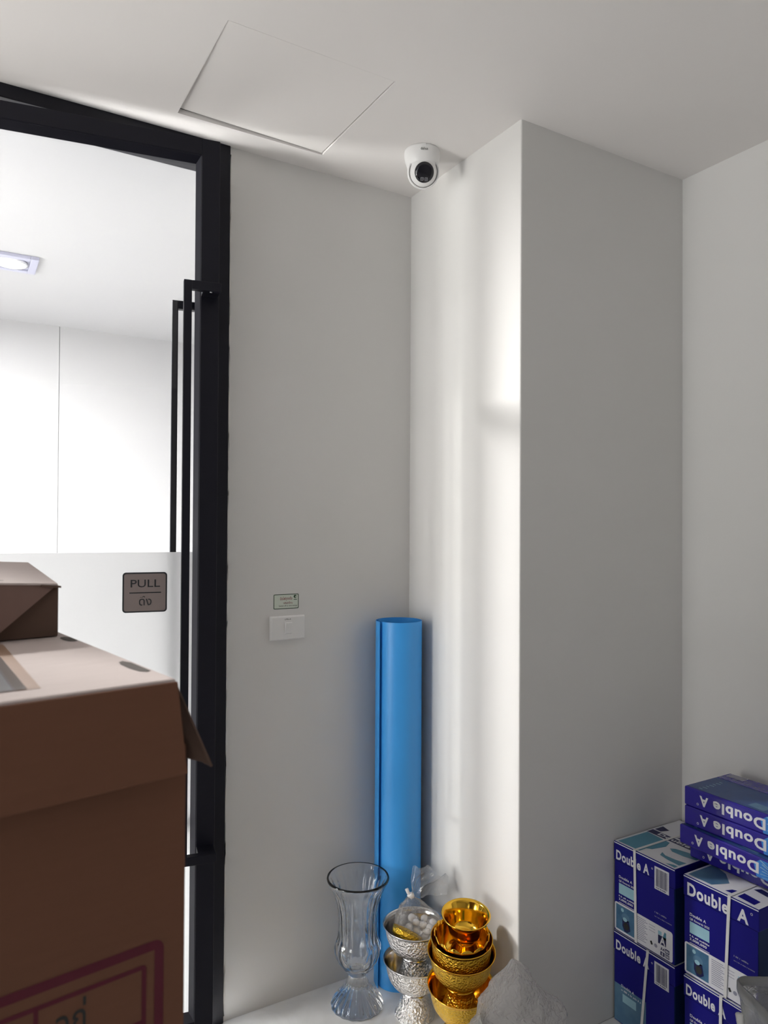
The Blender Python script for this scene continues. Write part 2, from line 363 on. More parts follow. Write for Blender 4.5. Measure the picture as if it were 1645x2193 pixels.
for y0, y1 in ((wy0, wy0+0.02), (1.56, 1.60), (1.685, 1.79)): f.box(XL-0.10, XL-0.05, y0, y1, wz0, wz1)
f.box(XL-0.10, XL-0.05, wy0, wy1, wz0, wz0+0.05); f.box(XL-0.10, XL-0.05, wy0, wy1, wz1-0.03, wz1); f.box(XL-0.10, XL-0.05, wy0, wy1, 2.07, 2.11)
obj('window_frame', f, M_black, win)
obj('window_pane', MB().box(XL-0.077, XL-0.073, wy0, wy1, wz0, wz1), M_wglass, win)
win3 = group_struct('fill_window')  # unseen opening, added to let the front fill light in
f = MB()
for y0, y1 in ((vy0, vy0+.05), (-0.43, -0.37), (vy1-.05, vy1)): f.box(XL-0.10, XL-0.05, y0, y1, vz0, vz1)
f.box(XL-0.10, XL-0.05, vy0, vy1, vz0, vz0+.05); f.box(XL-0.10, XL-0.05, vy0, vy1, vz1-.05, vz1)
obj('window_frame', f, M_black, win3); obj('window_pane', MB().box(XL-0.077, XL-0.073, vy0, vy1, vz0, vz1), M_wglass, win3)
# room beyond the door: far wall of two boards, side walls, its own window
far = group_struct('wall_far')
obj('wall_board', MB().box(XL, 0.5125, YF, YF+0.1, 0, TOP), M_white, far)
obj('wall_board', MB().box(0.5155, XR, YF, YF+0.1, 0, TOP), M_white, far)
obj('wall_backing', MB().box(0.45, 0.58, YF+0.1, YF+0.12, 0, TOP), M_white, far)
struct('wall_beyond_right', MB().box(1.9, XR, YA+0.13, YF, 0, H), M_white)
wb = MB(); by0, by1, bz0, bz1 = 2.36, 3.36, 0.3, 2.18
wb.box(XL-0.15, XL, YA+0.13, by0, 0, TOP); wb.box(XL-0.15, XL, by1, YF, 0, TOP); wb.box(XL-0.15, XL, by0, by1, 0, bz0); wb.box(XL-0.15, XL, by0, by1, bz1, TOP)
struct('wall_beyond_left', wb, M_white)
win2 = group_struct('window_2')
f = MB(); f.box(XL-0.1, XL-0.05, by0, by0+.05, bz0, bz1); f.box(XL-0.1, XL-0.05, by1-.05, by1, bz0, bz1); f.box(XL-0.1, XL-0.05, 2.83, 2.87, bz0, bz1)
f.box(XL-0.1, XL-0.05, by0, by1, bz0, bz0+.05); f.box(XL-0.1, XL-0.05, by0, by1, bz1-.05, bz1)
obj('window_frame', f, M_black, win2)
obj('window_pane', MB().box(XL-0.077, XL-0.073, by0, by1, bz0, bz1), M_wglass, win2)

# ------------------------------------------------------------------ door frame (trim) and door
tr = group_struct('trim_1')
obj('jamb', MB().box(0.652, XJ, YA-0.008, YA+0.13, 0, H), M_black, tr, bevel=0.002)
obj('jamb', MB().box(-0.345, -0.29, YA-0.008, YA+0.13, 0, H), M_black, tr, bevel=0.002)
obj('door_head', MB().box(-0.29, 0.652, YA-0.008, YA+0.13, 2.597, H), M_black, tr, bevel=0.002)
obj('door_stop', MB().box(0.640, 0.652, YA+0.03, YA+0.05, 0, 2.58), M_black, tr)
p = []
for i in range(60):
    z = 2.61 - i*2.59/59
    p.append((XJ+0.0015+0.0016*math.sin(i*1.7)*math.sin(i*0.37), YA-0.003, z))
obj('sealant_bead', MB().tube(p, [0.0022+0.0012*abs(math.sin(i*0.9+i*i*0.13)) for i in range(60)], 6), M_sealant, tr)

DA = math.radians(9.6); DE = Vector((0.637, 2.005, 0))
door = group_struct('door_1', DE, PI - DA)      # local +x runs to the hinge, local +y points to the camera side
LW, LZ0, LZ1, TH, ST = 0.915, 0.008, 2.575, 0.045, 0.0495
door.rotation_euler = (0, 0, PI - DA)
# local: x = toward hinge, y = toward room (camera). face at y=0, back at y=-TH
obj('stile', MB().box(0, ST, -TH, 0, LZ0, LZ1), M_black, door, bevel=0.0015)
obj('stile', MB().box(LW-ST, LW, -TH, 0, LZ0, LZ1), M_black, door, bevel=0.0015)
obj('rail', MB().box(ST, LW-ST, -TH, 0, LZ1-0.046, LZ1), M_black, door, bevel=0.0015)
obj('rail', MB().box(ST, LW-ST, -TH, 0, LZ0, LZ0+0.10), M_black, door, bevel=0.0015)
def bead(x0, x1, z0, z1, side):
    m = MB(); yb, yf = -0.026, -0.002
    if side == 'l': m.hexa([(x0, yb, z0), (x1, yb, z0), (x0+.003, yf, z0), (x0, yf, z0), (x0, yb, z1), (x1, yb, z1), (x0+.003, yf, z1), (x0, yf, z1)])
    if side == 'r': m.hexa([(x0, yb, z0), (x1, yb, z0), (x1, yf, z0), (x1-.003, yf, z0), (x0, yb, z1), (x1, yb, z1), (x1, yf, z1), (x1-.003, yf, z1)])
    if side == 't': m.hexa([(x0, yb, z0), (x1, yb, z0), (x1, yf, z1-.003), (x0, yf, z1-.003), (x0, yb, z1), (x1, yb, z1), (x1, yf, z1), (x0, yf, z1)])
    if side == 'b': m.hexa([(x0, yb, z0), (x1, yb, z0), (x1, yf, z0), (x0, yf, z0), (x0, yb, z1), (x1, yb, z1), (x1, yf, z0+.003), (x0, yf, z0+.003)])
    return m
gz0, gz1 = LZ0+0.10, LZ1-0.046
obj('glazing_bead', bead(ST, ST+0.0145, gz0, gz1, 'l'), M_blackin, door)
obj('glazing_bead', bead(LW-ST-0.017, LW-ST, gz0, gz1, 'r'), M_blackin, door)
obj('glazing_bead', bead(ST, LW-ST, gz1-0.017, gz1, 't'), M_black, door)
obj('glazing_bead', bead(ST, LW-ST, gz0, gz0+0.017, 'b'), M_blackin, door)
obj('glass_pane', MB().box(ST+0.001, LW-ST-0.001, -0.034, -0.028, gz0, gz1), M_glass, door)
FZ = 1.411
tag(obj('frosted_film', MB().box(ST+0.001, LW-ST-0.001, -0.0275, -0.0272, gz0, FZ), M_frost, door), 'white frosted film on the lower glass')
def handle(y0, sgn, bx0, bx1, z0, z1, lab):
    # square-section D pull: long bar over the glass, brackets running sideways to the stile, then in to the leaf
    hb = obj('pull_handle', MB().box(bx0, bx1, min(y0, y0+sgn*0.02), max(y0, y0+sgn*0.02), z0, z1), M_black, door, bevel=0.001)
    tag(hb, lab)
    face = 0.0 if sgn > 0 else -TH
    for z in (z0, z1-0.024):
        m = MB(); ya, yb = sorted((y0, y0+sgn*0.02))
        m.box(0.004, bx0, ya, yb, z, z+0.024); m.box(0.004, 0.05, *sorted((face, y0)), z+0.002, z+0.022)
        obj('handle_bracket', m, M_black, hb, bevel=0.001)
        s = MB(); s.lathe([(0.0, 0.0), (0.0035, 0.0), (0.0035, 0.002), (0, 0.002)], 10, c=(0.03, (ya+yb)/2, z-0.0021)); obj('screw_head', s, M_reflect, hb)
    return hb
handle(0.048, 1, 0.0815, 0.1025, 0.572, 2.150, 'long black square pull handle on the room side')
handle(-0.100, -1, 0.102, 0.119, 0.60, 2.140, 'matching black pull handle behind the glass')
# PULL sign, on the glass
sx0, sx1, sz0, sz1 = 0.132, 0.249, 1.246, 1.356
rp = []
for cx, cz, k_ in ((sx1-.009, sz1-.009, 0), (sx0+.009, sz1-.009, 1), (sx0+.009, sz0+.009, 2), (sx1-.009, sz0+.009, 3)):
    rp += [(cx+.009*math.cos(PI/2*(k_+q/5)), cz+.009*math.sin(PI/2*(k_+q/5))) for q in range(6)]
sg = obj('door_sign', MB().prism(rp, lambda a, b, d: (a, d, b), -0.0245, -0.0270), M_signink, door)
tag(sg, 'grey square sign reading PULL in English and Thai')
fl = Flat((sx1, -0.0245, sz0), (-1, 0, 0), (0, 0, 1)); W, Hh = sx1-sx0, sz1-sz0
fl.rect(M_signface, 0.004, W-0.004, 0.004, Hh-0.004, 1, 0.006)
fl.text(M_signink, 'PULL', 0.021, W-0.019, 0.069, 0.090, 2, 0.006)
fl.rect(M_signink, 0.018, W-0.016, 0.0525, 0.0555, 2)
fl.text(M_signink, 'ดึง', 0.043, 0.076, 0.019, 0.045, 2, 0.006)
fl.build('sign_lettering', sg)

# ------------------------------------------------------------------ lamp in the room beyond
lt = thing('ceiling_lamp', 'grey rectangular ceiling downlight with a lit lamp, seen through the door glass', 'lamp', (0, 0, 0))
z0, z1 = H-0.016, H
m = MB(); lx0, lx1, ly0, ly1 = -0.15, 0.302, 3.445, 3.652
for x0, x1, y0, y1 in ((lx0, lx0+.032, ly0, ly1), (lx1-.032, lx1, ly0, ly1), (lx0+.032, lx1-.032, ly0, ly0+.03), (lx0+.032, lx1-.032, ly1-.03, ly1)): m.box(x0, x1, y0, y1, z0, z1)
obj('lamp_frame', m, M_fix, lt, bevel=0.002)
obj('lamp_inner_plate', MB().box(lx0+.032, lx1-.032, ly0+.03, ly1-.03, H-0.006, H-0.001), M_fix, lt)
for cx in (0.199, -0.05):
    obj('lamp_ring', MB().lathe([(0.066, -0.012), (0.066, 0.004), (0.058, 0.004), (0.056, -0.012)], 32, c=(cx, 3.548, H-0.006), closed=True), M_reflect, lt)
    obj('lamp_lens', MB().lathe([(0.0, -0.008), (0.055, -0.006), (0.056, 0.002), (0.0, 0.002)], 32, c=(cx, 3.548, H-0.008)), M_lamp, lt)

# ------------------------------------------------------------------ dome camera on the ceiling
dc = Vector((1.222, 1.853, H))
t = thing('security_camera', 'white round turret security camera on the ceiling with a black lens face', 'camera', dc)
aim = (Vector((0.30, 0.0, 1.50)) - (dc + Vector((0, 0, -0.076)))).normalized()
obj('mount_base', MB().lathe([(0.0, 0), (0.0535, 0), (0.0545, -0.004), (0.0545, -0.016), (0.0525, -0.030), (0.047, -0.046), (0.040, -0.054), (0.0, -0.054)], 48), M_plastic, t)
bc = Vector((0.0, -0.006, -0.0645)); br = 0.0425
q = Vector((0, 0, 1)).rotation_difference(aim).to_matrix()
def turret(prof, n=40):
    mb = MB(); mb.lathe(prof, n)
    mb.v = [tuple(q @ Vector(v) + bc) for v in mb.v]; return mb
sph = [(br*math.sin(a), br*math.cos(a)) for a in [PI*i/20 for i in range(4, 21)]]
obj('eyeball', turret([(0.0, br*0.80), (br*0.55, br*0.80)] + sph), M_plastic, t)
obj('housing_ring', turret([(br+0.0045, -0.026), (br+0.0065, -0.004), (br+0.006, 0.006), (br+0.0035, 0.012), (br+0.0012, 0.010), (br+0.001, -0.026)], 48), M_plastic, t)
fc = obj('lens_face', turret([(0.0, br*0.86), (0.020, br*0.85), (0.0285, br*0.80), (0.0295, br*0.74), (0.0, br*0.70)]), M_lens, t)
rx = aim.cross(Vector((0, 0, 1))).normalized(); ry = rx.cross(aim).normalized()
lf = Flat(bc + aim*br*0.862, -rx, ry, 0.0003)
for k in (-0.0062, 0.0062):
    lf.rframe(M_led, k-0.0048, k+0.0048, -0.0232, -0.0136, 0.0016, 0.002, 1); lf.disc(M_led, k, -0.0184, 0.0018)
lf.build('infrared_lamps', fc)
af = Vector((aim.x, aim.y, 0)).normalized(); ar = -af.cross(Vector((0, 0, 1))).normalized(); au = (Vector((0, 0, 1))*0.98 + af*0.2).normalized()
bf = Flat(af*0.0552 + Vector((0, 0, -0.0215)), ar, au, 0.0006); bf.text(M_ink, 'dahua', -0.011, 0.011, 0.0, 0.0075, 1, 0.01)
bf.build('brand_lettering', t)
rt_ = MB().box(-0.0045, 0.0045, 0.053, 0.0562, -0.0075, -0.001); rt_.v = [tuple(ar*x + af*y + Vector((0, 0, z))) for x, y, z in rt_.v]; obj('reset_tab', rt_, M_plastic, t)

# ------------------------------------------------------------------ switch and sticker on the back wall
sw = thing('light_switch', 'white wall switch plate with one small rocker, left of the blue roll', 'switch', (0.905, YA, 1.1655))
obj('switch_plate', MB().hexa([(-0.0585, -0.004, -0.0375), (0.0585, -0.004, -0.0375), (0.0585, 0, -0.0375), (-0.0585, 0, -0.0375), (-0.0585, -0.004, 0.0375), (0.0585, -0.004, 0.0375), (0.0585, 0, 0.0375), (-0.0585, 0, 0.0375)]).hexa([(-0.0545, -0.0105, -0.0335), (0.0545, -0.0105, -0.0335), (0.0583, -0.004, -0.0373), (-0.0583, -0.004, -0.0373), (-0.0545, -0.0105, 0.0335), (0.0545, -0.0105, 0.0335), (0.0583, -0.004, 0.0373), (-0.0583, -0.004, 0.0373)]), M_plastic, sw)
rk = MB(); rk.hexa([(-0.011, -0.0125, -0.017), (0.011, -0.0125, -0.017), (0.0125, -0.0105, -0.0185), (-0.0125, -0.0105, -0.0185), (-0.0105, -0.0185, 0.0165), (0.0105, -0.0185, 0.0165), (0.0125, -0.0105, 0.0185), (-0.0125, -0.0105, 0.0185)])
obj('rocker', rk, M_plastic, sw, bevel=0.0008)
fl = Flat((-0.012, -0.0105, 0.0255), (1, 0, 0), (0, 0, 1)); fl.text(M_ink, 'LPB-A', 0.0, 0.021, 0, 0.0038, 1, 0.01)
fl.build('switch_lettering', sw)
sk = thing('sticker', 'small pale green energy-saving sticker with dark border above the switch', 'sticker', (0.859, YA, 1.2245))
sl_ = MB().box(0, 0.085, -0.0006, 0, 0, 0.0465); obj('sticker_sheet', sl_, M_sticker, sk)
fl = Flat((0, -0.0006, 0), (1, 0, 0), (0, 0, 1), 0.0002)
fl.rframe(M_green, 0, 0.085, 0, 0.0465, 0.0022, 0.004, 1)
fl.text(M_maroon, 'ปิดไฟทุกครั้ง', 0.022, 0.063, 0.025, 0.0385, 1, 0.012)
fl.text(M_maroon, 'หลังเลิกใช้งาน', 0.034, 0.064, 0.0155, 0.023, 1, 0.008)
fl.text(M_ink, 'Switch off to save energy', 0.018, 0.080, 0.0065, 0.012, 1, 0.006)
fl.disc(M_green, 0.073, 0.038, 0.0052); fl.poly(M_sticker, [(0.0725, 0.035), (0.0765, 0.0355), (0.0775, 0.039), (0.0745, 0.0405)], 2)
fl.rect(M_green, 0.068, 0.079, 0.0275, 0.0295)
fl.build('sticker_print', sk)

# ------------------------------------------------------------------ cartons on the left
BA = math.radians(9.0); BT = Vector((0.236, 0.904, 0.0))
LIDZ = 1.300
# frame: local x to the left (away from the frame edge), local y to the back
def carton_frame(name, label, cat): return thing(name, label, cat, BT, BA)   # local +x = right, so left is -x
ct = carton_frame('storage_carton', 'large brown cardboard carton with a splayed lid and red printed frame, in the foreground', 'carton')
bw, bd = 0.40, 0.58
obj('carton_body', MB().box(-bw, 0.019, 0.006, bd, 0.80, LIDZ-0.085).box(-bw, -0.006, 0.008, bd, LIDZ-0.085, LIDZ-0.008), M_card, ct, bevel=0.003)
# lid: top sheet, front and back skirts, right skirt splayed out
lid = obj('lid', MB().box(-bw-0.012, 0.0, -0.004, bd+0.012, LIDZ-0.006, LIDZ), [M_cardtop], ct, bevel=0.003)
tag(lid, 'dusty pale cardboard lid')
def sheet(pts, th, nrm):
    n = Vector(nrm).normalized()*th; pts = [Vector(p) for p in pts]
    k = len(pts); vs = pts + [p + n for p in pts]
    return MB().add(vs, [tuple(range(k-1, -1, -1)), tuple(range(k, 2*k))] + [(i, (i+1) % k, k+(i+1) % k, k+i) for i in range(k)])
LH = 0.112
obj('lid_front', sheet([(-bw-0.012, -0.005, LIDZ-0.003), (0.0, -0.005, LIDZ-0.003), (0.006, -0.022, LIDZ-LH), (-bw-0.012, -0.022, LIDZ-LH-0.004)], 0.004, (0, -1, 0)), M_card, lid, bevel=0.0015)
obj('lid_side', sheet([(0.0, -0.003, LIDZ-0.003), (0.0, bd+0.012, LIDZ-0.003), (0.025, bd+0.012, LIDZ-LH), (0.0455, -0.014, LIDZ-LH-0.002)], 0.003, (-1, 0, -0.4)), M_cardshade, lid, bevel=0.0015)
obj('lid_corner_fold', sheet([(0.0, -0.004, LIDZ-0.006), (0.043, -0.0135, LIDZ-LH+0.001), (0.024, 0.02, LIDZ-LH+0.004)], 0.003, (0, 1, 0)), M_cardshade, lid)
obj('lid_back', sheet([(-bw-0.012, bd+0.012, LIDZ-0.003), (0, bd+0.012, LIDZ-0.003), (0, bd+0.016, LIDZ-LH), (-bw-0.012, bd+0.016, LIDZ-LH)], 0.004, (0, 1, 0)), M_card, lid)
fl = Flat((0, 0, LIDZ), (1, 0, 0), (0, 1, 0), 0.0005)
def slotpoly(ca, cb, la, lb): return [(ca+la*x, cb+lb*y) for x, y in ((-1, -.2), (-.7, -.8), (-.1, -1), (.45, -.85), (.45, .6), (0, 1), (-.6, .9), (-.95, .5))]
fl.poly(M_slot, slotpoly(-0.0115, 0.102, 0.0115, 0.046)); fl.build('hand_slot', lid)
fl = Flat((0, 0, LIDZ), (1, 0, 0), (0, 1, 0), 0.0005); fl.poly(M_slot, slotpoly(-0.010, 0.392, 0.012, 0.030)); fl.build('hand_slot', lid)
fl = Flat((0, 0, LIDZ), (1, 0, 0), (0, 1, 0), 0.0004)
fl.poly(M_tape, [(-0.170, 0.042), (-0.144, 0.041), (-0.108, 0.40), (-0.134, 0.40)], 1)
fl.poly(M_greytape, [(-0.235, 0.041), (-0.158, 0.043), (-0.136, 0.285), (-0.215, 0.285)], 3)
fl.poly(M_paper, [(-0.235, 0.049), (-0.172, 0.050), (-0.154, 0.24), (-0.215, 0.24)], 2)
fl.build('parcel_label', lid)
# red print on the body front
fl = Flat((0.019, 0.006, 0), (1, 0, 0), (0, 0, 1), 0.0006)
zt = 0.984
fl.rframe(M_red, -0.42, -0.028, 0.70+0.11, zt, 0.016, 0.012, 1)
fl.rframe(M_red, -0.40, -0.0495, 0.70+0.13, zt-0.0245, 0.0055, 0.006, 1)
fl.rect(M_red, -0.176, -0.171, 0.83, zt-0.028, 1); fl.rect(M_red, -0.171, -0.053, 0.890, 0.8945, 1)
fl.text(M_ink, 'อก่', -0.153, -0.120, 0.912, 0.950, 1, 0.01)
fl.build('printed_frame', ct)
# carton beneath, below the picture
c2 = thing('storage_carton', 'plain brown carton under the large carton, carrying it', 'carton', BT, BA)
obj('carton_body', MB().box(-bw-0.01, 0.02, 0.0, bd+0.01, 0.0, 0.798), M_card, c2, bevel=0.004)
# smaller carton on top of the lid
PX = -0.018
st = thing('flat_carton', 'small flat brown carton with a folded front, on top of the large carton lid', 'carton', BT, BA)
TZ0, TZ1, TY0, TY1 = LIDZ+0.0012, LIDZ+0.0895, 0.418, 0.66
def tz(x, y): return TZ1 + 0.055*(PX-x) + 0.105*(y-TY0)      # the lid bulges upward to the back
def slab(x0, x1, y0, y1, zb, dz):
    q_ = [(x0, y0), (x1, y0), (x1+0.012, y1), (x0, y1)]
    return MB().hexa([(x, y, zb if zb is not None else tz(x, y)-0.0035) for x, y in q_] + [(x, y, tz(x, y)+dz) for x, y in q_])
obj('carton_body', slab(-0.38, PX, TY0+0.012, TY1, TZ0, -0.004), M_cardshade, st, bevel=0.002)
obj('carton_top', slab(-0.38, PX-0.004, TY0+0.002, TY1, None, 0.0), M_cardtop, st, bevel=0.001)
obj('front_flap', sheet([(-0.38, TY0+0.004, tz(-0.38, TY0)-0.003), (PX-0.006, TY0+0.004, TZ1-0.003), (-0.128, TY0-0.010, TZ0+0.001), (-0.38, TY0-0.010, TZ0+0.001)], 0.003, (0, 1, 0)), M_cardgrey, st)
obj('tuck_flap', sheet([(PX-0.03, TY0+0.001, TZ1-0.0005), (PX+0.001, TY0+0.001, TZ1-0.004), (PX+0.001, TY0+0.011, TZ1-0.004), (PX-0.03, TY0+0.011, TZ1-0.0005)], 0.003, (0, 0, -1)), M_cardshade, st)
fl = Flat((PX, TY0, TZ1), (1, 0, -0.055), (0, 1, 0.105), 0.0008)
fl.o -= fl.r*PX + fl.u*TY0
fl.poly(M_slot, [(-0.116, 0.436), (-0.100, 0.440), (-0.100, 0.443), (-0.116, 0.439)]); fl.poly(M_slot, [(-0.137, 0.43), (-0.135, 0.43), (-0.143, 0.49), (-0.145, 0.49)])
fl.build('scuff_marks', st)

# ------------------------------------------------------------------ blue roll in the corner
rc = Vector((1.270, 2.048, 0)); RH = 1.176
azc = math.atan2(-rc.y, -rc.x)          # direction from roll to camera
vs = []; n = 120; turns = 1.18
# start at the flap edge (left of centre seen from the camera), run left, round the back, to the front and under the flap
for i in range(n+1):
    u = i/n; ang = azc - math.radians(50) - u*2*PI*turns
    r = 0.0785 - 0.0065*min(1, u*1.05) - 0.0022*max(0, u-0.8)*5
    if u < 0.05: r += 0.004*(1-u/0.05)
    vs.append((r*math.cos(ang), r*math.sin(ang)))
mb = MB(); th = 0.0016
P = [(x, y, z) for z in (0.0, RH) for x, y in vs]
inn = [(x*(1-th/0.075), y*(1-th/0.075)) for x, y in vs]
Q = [(x, y, z) for z in (0.0, RH) for x, y in inn]
k = n+1
fs = []
for i in range(n):
    fs += [(i, i+1, k+i+1, k+i), (2*k+i+1, 2*k+i, 3*k+i, 3*k+i+1), (k+i, k+i+1, 3*k+i+1, 3*k+i), (i+1, i, 2*k+i, 2*k+i+1)]
fs += [(0, k, 3*k, 2*k), (n, 2*k+n, 3*k+n, k+n)]
mb.add(P+Q, fs, True)
ro = obj('blue_sheet_roll', mb, M_blue, None, loc=rc)
md = ro.modifiers.new('edge', 'EDGE_SPLIT'); md.split_angle = math.radians(40)
tag(ro, 'tall rolled bright blue vinyl sheet standing in the wall corner', 'sheet roll')

# ------------------------------------------------------------------ glass vase
VC = (1.094, 2.000, 0)
outer = [(0.0, 0.0005), (0.074, 0.0005), (0.0815, 0.003), (0.0820, 0.009), (0.074, 0.022), (0.058, 0.040), (0.042, 0.058), (0.032, 0.076), (0.0295, 0.088), (0.0275, 0.097), (0.030, 0.102),
         (0.040, 0.112), (0.0545, 0.130), (0.0660, 0.150), (0.0715, 0.168), (0.0715, 0.184), (0.0655, 0.200), (0.0615, 0.214), (0.0605, 0.235), (0.0605, 0.262), (0.0625, 0.292), (0.0685, 0.324), (0.0780, 0.352), (0.0885, 0.374), (0.0955, 0.385), (0.0975, 0.391), (0.0960, 0.3960)]
inner = [(0.0920, 0.396), (0.0900, 0.388), (0.0830, 0.374), (0.0720, 0.352), (0.0625, 0.322), (0.0565, 0.290), (0.0545, 0.255), (0.0545, 0.225), (0.0560, 0.205), (0.0600, 0.185), (0.0590, 0.165), (0.0520, 0.146), (0.036, 0.128), (0.018, 0.120), (0.0, 0.119)]
def flute(r, z, t):
    if z < 0.088 and r > 0.005: return r*(1 - 0.075*abs(math.cos(t*10))**3*min(1, z/0.02)) if z > 0.004 else r*(1-0.012*math.cos(t*18))
    if 0.105 < z < 0.195 and r > 0.03: return r*(1 + 0.075*abs(math.sin(t*5)))*0.955
    if 0.20 < z < 0.382: return r*(1 - 0.050*abs(math.cos(t*9))**3*min(1, (0.386-z)/0.03))
    return r
def vrad(r, z, t): return flute(r, z, t)
vm = MB(); vm.lathe(outer + [(r, z) for r, z in inner], 144, lambda r, z, t: flute(r, z, t))
vz = obj('glass_vase', vm, M_vase, None, loc=VC)
tag(vz, 'tall clear fluted glass vase on a flared foot, in front of the blue roll', 'vase')

# ------------------------------------------------------------------ offering bowls
def densify(p, k=4):
    out = []
    for (a, b), (c_, d) in zip(p, p[1:]):
        for i in range(k): out.append((a+(c_-a)*i/k, b+(d-b)*i/k))
    return out + [p[-1]]
def pedestal_bowl(name, label, cat, loc, rr, h, mem, mpl, group, rb=0.061, rw=0.035, zw=0.062, rz=0):
    t = thing(name, label, cat, loc, rz, group)
    s = h/0.170; k = rr/0.098
    foot = [(rb, 0.0), (rb+.001, 0.004*s), (rb*.97, 0.007*s), (rb*.90, 0.018*s), (rb*.80, 0.034*s), (rb*.66, 0.048*s), (rw, zw*s), (rw*.97, 0.068*s)]
    obj('foot', MB().lathe(densify(foot, 2) + [(rw*.9, 0.068*s), (rw*.9, 0.060*s), (rb*.6, 0.046*s), (rb*.92, 0.004*s), (rb*.97, 0.0)], 64), mem, t)
    obj('collar', MB().lathe([(rw*.9, 0.066*s), (rw*1.12, 0.067*s), (rw*1.22, 0.071*s), (rw*1.12, 0.075*s), (rw*1.02, 0.076*s), (rw*1.02, 0.079*s), (rw*.8, 0.079*s)], 48), mpl, t)
    bowl = [(0.0, 0.077*s), (rw*1.1, 0.078*s), (0.052*k, 0.084*s), (0.068*k, 0.095*s), (0.080*k, 0.112*s), (0.0865*k, 0.132*s), (0.090*k, 0.152*s), (0.0915*k, 0.160*s)]
    obj('bowl', MB().lathe(densify(bowl, 2), 72), mem, t)
    lin = [(0.0915*k, 0.160*s), (0.0965*k, 0.1655*s), (0.098*k, 0.168*s), (0.0985*k, 0.1690*s), (0.0975*k, 0.1705*s), (0.0955*k, 0.1690*s), (0.0895*k, 0.160*s), (0.088*k, 0.150*s), (0.0845*k, 0.132*s), (0.078*k, 0.113*s), (0.066*k, 0.097*s), (0.050*k, 0.087*s), (0.03*k, 0.083*s), (0.0, 0.082*s)]
    obj('bowl_lining', MB().lathe(lin, 72), mpl, t)
    return t
RT = Vector((math.cos(yaw), -math.sin(yaw), 0)); BK = Vector((math.sin(yaw), math.cos(yaw), 0))
SC = (1.226, 1.874, 0.0)
pedestal_bowl('silver_bowl', 'lower silver embossed pedestal bowl of its stack, standing on the floor', 'bowl', SC, 0.098, 0.170, M_silvemb, M_silver, 'stacked silver pedestal bowls')
pedestal_bowl('silver_bowl', 'upper silver embossed pedestal bowl holding a bag of white sweets', 'bowl', (SC[0]-0.002, SC[1], 0.108), 0.098, 0.168, M_silvemb, M_silver, 'stacked silver pedestal bowls', rb=0.055)
GC = Vector((1.263, 1.697, 0.0)); GT = math.radians(8)
gax = Vector((-math.sin(yaw), -math.cos(yaw), 0))*math.sin(GT) + Vector((0, 0, math.cos(GT)))      # the stack leans a little to the viewer
GR = Vector((0, 0, 1)).rotation_difference(gax).to_euler()
def lean(t, s_): t.location = GC + Vector((0, 0, 0.0085)) + gax*s_; t.rotation_euler = GR
t = pedestal_bowl('gold_bowl', 'lowest gold pedestal bowl of its stack, standing on the floor', 'bowl', GC, 0.0950, 0.188, M_goldemb, M_gold, 'stacked gold bowls'); lean(t, 0.0)
t = pedestal_bowl('gold_bowl', 'wide-rimmed gold embossed bowl second from the floor in its stack', 'bowl', GC, 0.0960, 0.176, M_goldemb, M_gold, 'stacked gold bowls', rb=0.050, rw=0.040); lean(t, 0.114)
# third: straight-walled gold bowl sitting in the second
t = thing('gold_bowl', 'straight-walled gold bowl nested in the wide-rimmed one, third from the floor', 'bowl', GC, 0, 'stacked gold bowls'); lean(t, 0.2255)
obj('bowl', MB().lathe([(0.0, 0.0), (0.040, 0.0), (0.062, 0.008), (0.076, 0.024), (0.081, 0.045), (0.083, 0.080), (0.0845, 0.096)], 72), M_goldemb, t)
obj('bowl_lining', MB().lathe([(0.0845, 0.096), (0.0865, 0.1005), (0.0875, 0.1025), (0.0865, 0.1045), (0.0850, 0.1035), (0.0830, 0.098), (0.0815, 0.080), (0.0790, 0.058), (0.076, 0.046), (0.060, 0.042), (0.038, 0.041), (0.0, 0.041)], 72), M_gold, t)
# fourth: scalloped gold dish
t = thing('gold_dish', 'scalloped gold dish under the small gold cup', 'dish', GC, 0, 'stacked gold bowls'); lean(t, 0.2675)
def scal(r, z, t_): return r*(1 + (0.035*abs(math.sin(t_*7)) if z > 0.05 else 0))
dm = MB()
prof = [(0.0, 0.0), (0.045, 0.0), (0.060, 0.012), (0.069, 0.034), (0.0745, 0.058), (0.0775, 0.072), (0.0765, 0.073), (0.0725, 0.059), (0.0670, 0.036), (0.058, 0.015), (0.044, 0.003), (0.0, 0.003)]
dm.lathe(prof, 112)
dm.v = [(x, y, z + (0.010*abs(math.sin(math.atan2(y, x)*7))-0.004 if z > 0.065 else 0)) for x, y, z in dm.v]
obj('dish', dm, M_gold, t)
# fifth: small pedestal cup
t = thing('gold_cup', 'small polished gold footed cup on top of the gold stack', 'cup', GC, 0, 'stacked gold bowls'); lean(t, 0.2715)
t.location = t.location + Vector((0.010, -0.004, 0.0))
obj('foot', MB().lathe(densify([(0.050, 0.0), (0.0505, 0.003), (0.047, 0.007), (0.041, 0.018), (0.036, 0.030), (0.030, 0.041), (0.026, 0.050)], 2) + [(0.024, 0.050), (0.028, 0.036), (0.045, 0.004), (0.048, 0.0)], 64), M_gold, t)
obj('collar', MB().lathe([(0.024, 0.0485), (0.030, 0.050), (0.0325, 0.0545), (0.030, 0.059), (0.024, 0.060)], 48), M_gold, t)
obj('cup', MB().lathe([(0.0, 0.0595), (0.028, 0.0595), (0.040, 0.064), (0.046, 0.074), (0.049, 0.087), (0.0545, 0.105), (0.0625, 0.119), (0.0680, 0.125), (0.0690, 0.1265), (0.0675, 0.1280), (0.0615, 0.122), (0.0530, 0.107), (0.0475, 0.089), (0.0440, 0.076), (0.038, 0.067), (0.026, 0.0625), (0.0, 0.0625)], 72), M_gold, t)
